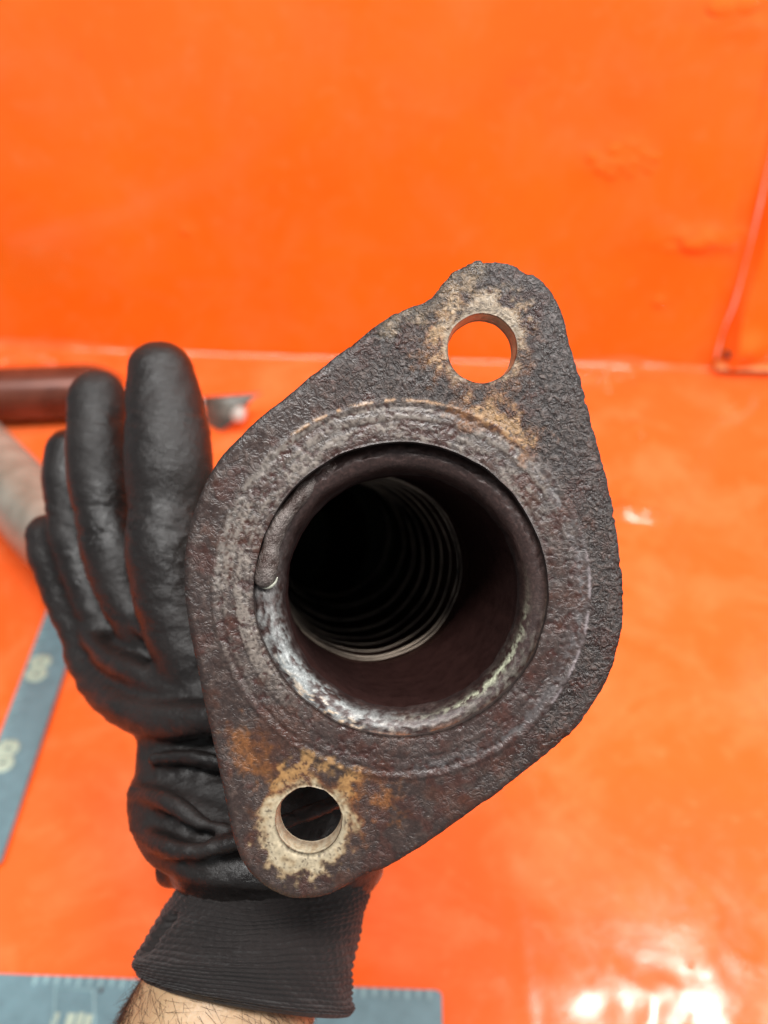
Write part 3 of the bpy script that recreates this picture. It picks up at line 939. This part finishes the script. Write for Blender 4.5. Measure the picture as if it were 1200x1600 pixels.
bead['label'] = 'lumpy weld bead with a bright end on the inner lip'
ce = np.radians(174.3); cc = (np.cos(ce) * 27.75, np.sin(ce) * 27.75)
aa = np.radians(np.linspace(-125, -8, 26))
cpth = LOC((cc[0] + np.cos(aa) * 2.35) / 1000, (cc[1] + np.sin(aa) * 2.55) / 1000, np.full(26, -.0014))
v, f = sweep(cpth, .00034 * np.sin(np.linspace(.12, math.pi - .12, 26)) ** .7, 10, True, True)
mesh_obj('bead_edge', v, f, M_bright, bead).location = tuple(0 * O)
bpy.data.objects['bead_edge'].data.transform(Matrix.Translation(-Vector(O)))

# ------------------------------------------------------------------ the arm and glove
root_loc = P(380, 1560, .215)
person = empty('person', root_loc)
tag(person, 'left hand in a black coated work glove with bare hairy wrist, gripping the exhaust pipe', 'person')
fingers = [
    # index, middle, ring, little, thumb: (px, py, distance, radius in px)
    [(330, 1090, .234, 58), (290, 1000, .236, 58), (268, 920, .238, 62), (262, 850, .240, 65), (263, 800, .243, 62), (264, 740, .245, 68), (263, 690, .247, 68), (259, 645, .249, 61), (254, 608, .251, 57), (251, 586, .252, 53)],
    [(330, 1080, .246, 48), (250, 1010, .250, 46), (204, 940, .254, 45), (178, 865, .257, 50), (166, 810, .259, 47), (158, 750, .262, 52), (155, 700, .264, 51), (152, 660, .266, 47), (152, 624, .268, 46)],
    [(330, 1105, .250, 44), (240, 1062, .256, 38), (178, 1000, .262, 35), (140, 920, .268, 36), (117, 840, .273, 41), (112, 790, .275, 40), (110, 750, .277, 43), (109, 708, .280, 39)],
    [(370, 1125, .232, 34), (270, 1112, .240, 34), (195, 1085, .252, 34), (145, 1025, .264, 33), (108, 945, .272, 34), (90, 895, .275, 35), (82, 865, .277, 38), (77, 838, .280, 37)],
    [(560, 1240, .222, 75), (680, 1200, .228, 70), (770, 1110, .236, 64), (815, 1010, .243, 58), (835, 920, .248, 50)],
]
parts = [capsule(q, 30, 28) for q in fingers]
palm = [(215, 1020, 470, 1000, .250, .008), (205, 1070, 540, 1060, .247, .011), (212, 1120, 585, 1115, .240, .015), (216, 1160, 610, 1155, .235, .015), (212, 1195, 625, 1195, .232, .017), (202, 1236, 630, 1238, .229, .022), (205, 1275, 625, 1283, .226, .0255), (224, 1314, 612, 1322, .223, .025),
        (258, 1346, 602, 1350, .221, .021), (286, 1390, 588, 1380, .219, .0185)]
pv, pf, pm = ring_loft(palm, 64)
c0 = len(pv)
pv = np.vstack([pv, pv[:64].mean(0), pv[-64:].mean(0)])
pf += [(c0, (j + 1) % 64, j) for j in range(64)] + [(c0 + 1, (pm - 1) * 64 + j, (pm - 1) * 64 + (j + 1) % 64) for j in range(64)]
parts.append((pv, pf))
folds = [
    [(126, 1020, .266, 28), (160, 1074, .253, 32), (205, 1110, .238, 34), (270, 1124, .225, 32), (340, 1120, .218, 27), (430, 1105, .214, 20)],
    [(140, 985, .263, 20), (168, 1024, .251, 24), (208, 1048, .240, 24), (262, 1072, .231, 21), (330, 1086, .225, 16), (380, 1085, .222, 12)],
    [(202, 965, .247, 13), (245, 996, .237, 15), (300, 1020, .229, 16), (350, 1030, .224, 14)],
    [(222, 1298, .218, 18), (255, 1320, .205, 17), (300, 1330, .1995, 16), (352, 1321, .1975, 15), (430, 1292, .1965, 14), (520, 1255, .1985, 13), (600, 1222, .204, 12)],
    [(212, 1240, .224, 17), (262, 1252, .210, 17), (315, 1285, .2035, 13), (385, 1296, .2000, 9)],
    [(240, 1186, .222, 12), (305, 1184, .217, 14), (380, 1198, .213, 12), (450, 1196, .211, 10)],
    [(258, 1340, .221, 14), (258, 1372, .219, 15), (285, 1372, .214, 12)],
]
parts += [capsule(q, 22, 20) for q in folds]
gv, gf = join(parts)
tmp = mesh_obj('tmp_glove', gv, gf)
md = tmp.modifiers.new('r', 'REMESH'); md.mode = 'VOXEL'; md.voxel_size = 0.0011; md.use_smooth_shade = True
sm = tmp.modifiers.new('s', 'SMOOTH'); sm.factor = 0.5; sm.iterations = 4
dg = bpy.context.evaluated_depsgraph_get()
gm = bpy.data.meshes.new_from_object(tmp.evaluated_get(dg))
bpy.data.objects.remove(tmp)
nv = len(gm.vertices)
co = np.zeros(nv * 3); gm.vertices.foreach_get('co', co); co = co.reshape(-1, 3)
no = np.zeros(nv * 3); gm.vertices.foreach_get('normal', no); no = no.reshape(-1, 3)
rel = co - EYE
dz = rel @ fw; qx = 600 + F * (rel @ rt) / dz; qy = 800 - F * (rel @ up) / dz
wn = fbm(qx / 60, qy / 22, 201, 3) - .5
wn2 = fbm(qx / 22 + qy / 30, qy / 40 - qx / 60, 202, 3) - .5
stitch = np.sin(qx / 5.2 + qy / 9.0) * np.exp(-((qy - (1322 - .30 * np.clip(qx - 300, 0, 400))) / 13) ** 2) * ss(235, 270, qx)
cre = 1 - np.abs(2 * fbm(qx / 70 + qy / 130, qy / 17 - qx / 50, 203, 3) - 1)
jointm = np.exp(-((qy - 815) / 45) ** 2) + .8 * np.exp(-((qy - 655) / 22) ** 2) + .9 * np.exp(-((qy - 960) / 45) ** 2) + .6 * ss(1020, 1100, qy)
co = co - no * (.00042 * ss(.70, 1.0, cre) * np.clip(jointm + .05, 0, 1))[:, None]
co = co + no * ((.0003 + .0005 * ss(950, 1100, qy)) * wn + .0006 * wn2 + .00015 * stitch)[:, None]
gm.vertices.foreach_set('co', (co - root_loc).ravel())
gm.update()
gm.polygons.foreach_set('use_smooth', [True] * len(gm.polygons))
gm.materials.clear(); gm.materials.append(M_glove)
glove = bpy.data.objects.new('glove', gm)
C.objects.link(glove); glove.parent = person
glove['label'] = 'black coated work glove with creased palm'

# knitted cuff, real rows of stitches
cuff = [(288, 1322, 600, 1318, .222, .0185), (284, 1360, 594, 1352, .220, .0195), (276, 1392, 584, 1388, .218, .0205), (258, 1422, 570, 1422, .217, .0215), (237, 1460, 553, 1466, .215, .0225), (225, 1490, 542, 1508, .213, .0230), (224, 1508, 538, 1540, .212, .0232), (229, 1520, 539, 1566, .211, .0230), (238, 1526, 534, 1580, .211, .0222)]
SEG, ROWS = 420, 230
q = spline(cuff, ROWS)
a = np.linspace(0, 2 * math.pi, SEG, endpoint=False)
CV = []
for i, (xl, yl, xr, yr, d, th) in enumerate(q):
    Lp, Rp = P(xl, yl, d), P(xr, yr, d)
    c = (Lp + Rp) / 2
    row = i / ROWS * 23 + .9 * (fbm(np.cos(a) * 2.2 + 30, np.sin(a) * 2.2 + i * .012, 305, 3) - .5)
    ph = row % 1.0
    sti = .5 + .5 * np.cos(a * 70 + 3.14 * (np.floor(row) % 2))
    hgt = (.00066 * np.sin(math.pi * ph) ** .9) * (0.62 + .38 * sti) + .0009 * ss(.42, .56, i / ROWS + .10 * np.cos(a + .4)) + .0010 * ss(.82, .93, i / ROWS) + .0024 * (fbm(np.cos(a) * 1.6 + 9, np.sin(a) * 1.6 + i * .022, 302, 2) - .5) + .0014 * (fbm(np.cos(a) * 3 + 5, np.sin(a) * 3 + i * .03, 301, 3) - .5)
    if 0.30 < i / ROWS < 0.62:   # the fold of the cuff on the left
        hgt = hgt - .0045 * np.exp(-((a - 2.62) / .09) ** 2) * math.sin((i / ROWS - .30) / .32 * math.pi)
    e1 = (Rp - Lp) / 2; l1 = np.linalg.norm(e1); e1 = e1 / l1
    sag = np.clip(np.sin(a), 0, 1) * .0005 * (i / ROWS) ** 2
    CV.append(c + np.outer(np.cos(a) * (l1 + hgt), e1) + np.outer(np.sin(a) * (th + hgt), -fw + up * (.50 * ss(0, .8, i / ROWS))) + np.outer(-sag, up))
# hem rolls inwards
for k, (sc_, dn) in enumerate(((.985, .0006), (.955, .0008), (.92, .0004), (.89, -.001), (.87, -.006))):
    c = CV[ROWS - 1].mean(0)
    CV.append(c + (CV[ROWS - 1] - c) * sc_ - up * dn)
nr = len(CV)
CF = [(i * SEG + j, (i + 1) * SEG + j, (i + 1) * SEG + (j + 1) % SEG, i * SEG + (j + 1) % SEG) for i in range(nr - 1) for j in range(SEG)]
cuffo = mesh_obj('cuff', np.concatenate(CV) - root_loc, CF, M_cuff)
cuffo.parent = glove
cuffo['label'] = 'ribbed knitted black cuff of the glove'

# bare wrist and forearm running back below the camera, wrist end inside the glove
arm = [(330, 1400, 520, 1380, .219, .016), (290, 1455, 520, 1460, .216, .019), (245, 1500, 515, 1530, .213, .0205), (226, 1530, 500, 1565, .211, .0208), (208, 1562, 492, 1590, .209, .021), (190, 1600, 485, 1622, .206, .0215), (165, 1660, 490, 1690, .200, .023), (140, 1740, 500, 1770, .193, .0245), (90, 1900, 500, 1930, .178, .026)]
av, af, am = ring_loft(arm, 96, .5, n=70)
c0 = len(av)
av = np.vstack([av, av[:96].mean(0), av[-96:].mean(0)])
af += [(c0, (j + 1) % 96, j) for j in range(96)] + [(c0 + 1, (am - 1) * 96 + j, (am - 1) * 96 + (j + 1) % 96) for j in range(96)]
armo = mesh_obj('forearm', av, af, M_skin, person)
armo['label'] = 'bare hairy wrist below the glove cuff'
# hair on the wrist
HVv, HFf, hb0 = [], [], 0
ring = av[:am * 96].reshape(am, 96, 3)
for k in range(2200):
    i = random.uniform(am * .35, am * .86); 
    ang_ = random.choice([random.gauss(math.pi * .93, .22), random.uniform(.15, math.pi * 1.1)])
    j = (ang_ / (2 * math.pi) * 96) % 96
    p0 = ring[int(i), int(j)]
    cen_ = ring[int(i)].mean(0)
    nn = p0 - cen_; nn /= np.linalg.norm(nn)
    tdir = ring[max(int(i) - 1, 0), int(j)] - ring[min(int(i) + 1, am - 1), int(j)]; tdir /= np.linalg.norm(tdir)
    bdir = np.cross(nn, tdir)
    g = -tdir * random.gauss(.35, .35) + bdir * random.gauss(-.75, .35) + nn * random.uniform(.08, .40)
    g /= np.linalg.norm(g)
    ln = random.uniform(.003, .0085)
    curl = bdir * random.uniform(-.5, .5) + tdir * random.uniform(-.4, .4) - nn * .25
    pts = [p0 - nn * .0003 + g * ln * t + curl * ln * t * t for t in (0, .35, .7, 1.0)]
    hv, hf = sweep(np.array(pts), np.array([.000042, .00004, .00003, .00001]) * random.uniform(.7, 1.2), 3)
    HVv.append(hv); HFf += [tuple(t + hb0 for t in q_) for q_ in hf]; hb0 += len(hv)
hair = mesh_obj('arm_hair', np.concatenate(HVv), HFf, M_hair, person)
hair['kind'] = 'stuff'

# ------------------------------------------------------------------ two rulers on the bench
ZT = 0.0035


def ruler(name, a, b, width_vec, label, rounded=True):
    """flat bar from a to b (bench points), width_vec across"""
    a, b, wv = np.array(a), np.array(b), np.array(width_vec)
    L_ = np.linalg.norm(b - a); dx = (b - a) / L_; wd = np.linalg.norm(wv); wy = wv / wd
    root = empty(name, (*(a + wv / 2), ZT))
    tag(root, label, 'ruler', None, None)
    rr = .003
    pts = []
    for cx_, cy_, s0 in ((L_ - rr, rr, -90), (L_ - rr, wd - rr, 0), (rr, wd - rr, 90), (rr, rr, 180)):
        for t in range(0, 91, 15):
            g = math.radians(s0 + t); pts.append((cx_ + rr * math.cos(g), cy_ + rr * math.sin(g)))
    V = []; n = len(pts)
    for zz, ins in ((0, 0), (.0014, 0), (.0018, .0004)):
        for (px_, py_) in pts:
            px2 = px_ + (L_ / 2 - px_) / L_ * 2 * ins; py2 = py_ + (wd / 2 - py_) / wd * 2 * ins
            w2 = a + dx * px2 + wy * py2
            V.append((w2[0], w2[1], ZT + zz))
    Fc = [(l * n + i, l * n + (i + 1) % n, (l + 1) * n + (i + 1) % n, (l + 1) * n + i) for l in (0, 1) for i in range(n)]
    Fc += [tuple(range(2 * n, 3 * n)), tuple(range(n - 1, -1, -1))]
    mesh_obj('blade', V, Fc, M_ruler, root, False)
    def mark(nm, u0, v0, u1, v1, mat, taper=1.0):
        w = [a + dx * u0 + wy * v0, a + dx * u1 + wy * v0, a + dx * ((u0 + u1) / 2 + (u1 - u0) / 2 * taper) + wy * v1, a + dx * ((u0 + u1) / 2 - (u1 - u0) / 2 * taper) + wy * v1]
        vs = [(q[0], q[1], ZT + .0019) for q in w] + [(q[0], q[1], ZT + .0021) for q in w]
        return mesh_obj(nm, vs, [(0, 1, 5, 4), (1, 2, 6, 5), (2, 3, 7, 6), (3, 0, 4, 7), (4, 5, 6, 7), (3, 2, 1, 0)], mat, root, False)
    def stroke(nm, uv, wid, mat):
        pth = np.array([(*(a + dx * u + wy * v), ZT + .0021) for u, v in uv])
        vs, fs = sweep(pth, wid / 2, 8, True, True)
        vs[:, 2] = ZT + .0021 + (vs[:, 2] - ZT - .0021) * .1
        return mesh_obj(nm, vs, fs, mat, root)
    return L_, wd, mark, stroke


# short ruler along the front
A1, B1 = on_plane(690, 1549, 2, ZT)[:2], on_plane(0, 1523, 2, ZT)[:2]
dirx = (A1 - B1) / np.linalg.norm(A1 - B1)
perp = np.array([dirx[1], -dirx[0]])              # towards the camera
wv = perp * .030
La, Wa, mark, stroke = ruler('ruler', B1 - dirx * .085 + wv, A1 + wv, -wv, 'blue-grey ruler lying under the bare wrist with pale ticks along its edge')
n = 0
u_ = La - .006
while u_ > .10:
    mark('tick', u_ - .0013, Wa - .0006, u_ + .0013, Wa - (.0050 if n % 2 == 0 else .0042), M_tick, .5)
    u_ -= .0052; n += 1
# faint outlined box with pale figures, and a dark speck
to_uv = lambda px, py: (lambda w: (float(np.dot(w - (B1 - dirx * .085 + wv), dirx)), float(np.dot(w - (B1 - dirx * .085 + wv), -perp))))(on_plane(px, py, 2, ZT)[:2])
c1, c2, c3, c4 = to_uv(88, 1548), to_uv(148, 1550), to_uv(150, 1640), to_uv(84, 1640)
stroke('printed_frame', [c4, c1, c2, c3], .0012, M_tick)
for px0, px1, py0 in ((86, 95, 1585), (108, 120, 1586), (124, 134, 1585), (136, 147, 1588)):
    p0, p1 = to_uv(px0, py0), to_uv(px1, 1640)
    mark('figure', p0[0], p1[1], to_uv(px1, py0)[0], p0[1], M_digit, 1.0)
sp_ = to_uv(159, 1550)
stroke('speck', [(sp_[0] - .0008, sp_[1]), (sp_[0], sp_[1]), (sp_[0] + .0008, sp_[1])], .0022, M_hole)

# long ruler running away at the left
C1, C2 = on_plane(105, 1040, 2, ZT)[:2], on_plane(5, 1340, 2, ZT)[:2]
dl = (C1 - C2) / np.linalg.norm(C1 - C2)
pl = np.array([-dl[1], dl[0]])
E1 = on_plane(0, 1150, 2, ZT)[:2]
wL = float(np.dot(E1 - C2, pl))
Lb, Wb, mark, stroke = ruler('ruler', C2 - dl * .004, C2 + dl * .22, pl * wL, 'blue-grey ruler running back towards the wall beside the gloved fingers')
uvL = lambda px, py: (lambda w: (float(np.dot(w - (C2 - dl * .004), dl)), float(np.dot(w - (C2 - dl * .004), pl))))(on_plane(px, py, 2, ZT)[:2])
for (px, py) in ((61, 1047), (9, 1184)):
    cu, cv = uvL(px, py)
    for du in (-.0052, .0052):
        an = np.linspace(0, 2 * math.pi, 13)
        stroke('figure', [(cu + du + .0036 * math.cos(t), cv + .0044 * math.sin(t)) for t in an], .0058, M_digit)
k = 0
u_ = .006
while u_ < .21:
    mark('tick', u_ - .0010, Wb - .0006, u_ + .0010, Wb - (.0050 if k % 2 == 0 else .0036), M_tick, .6)
    u_ += .0052; k += 1
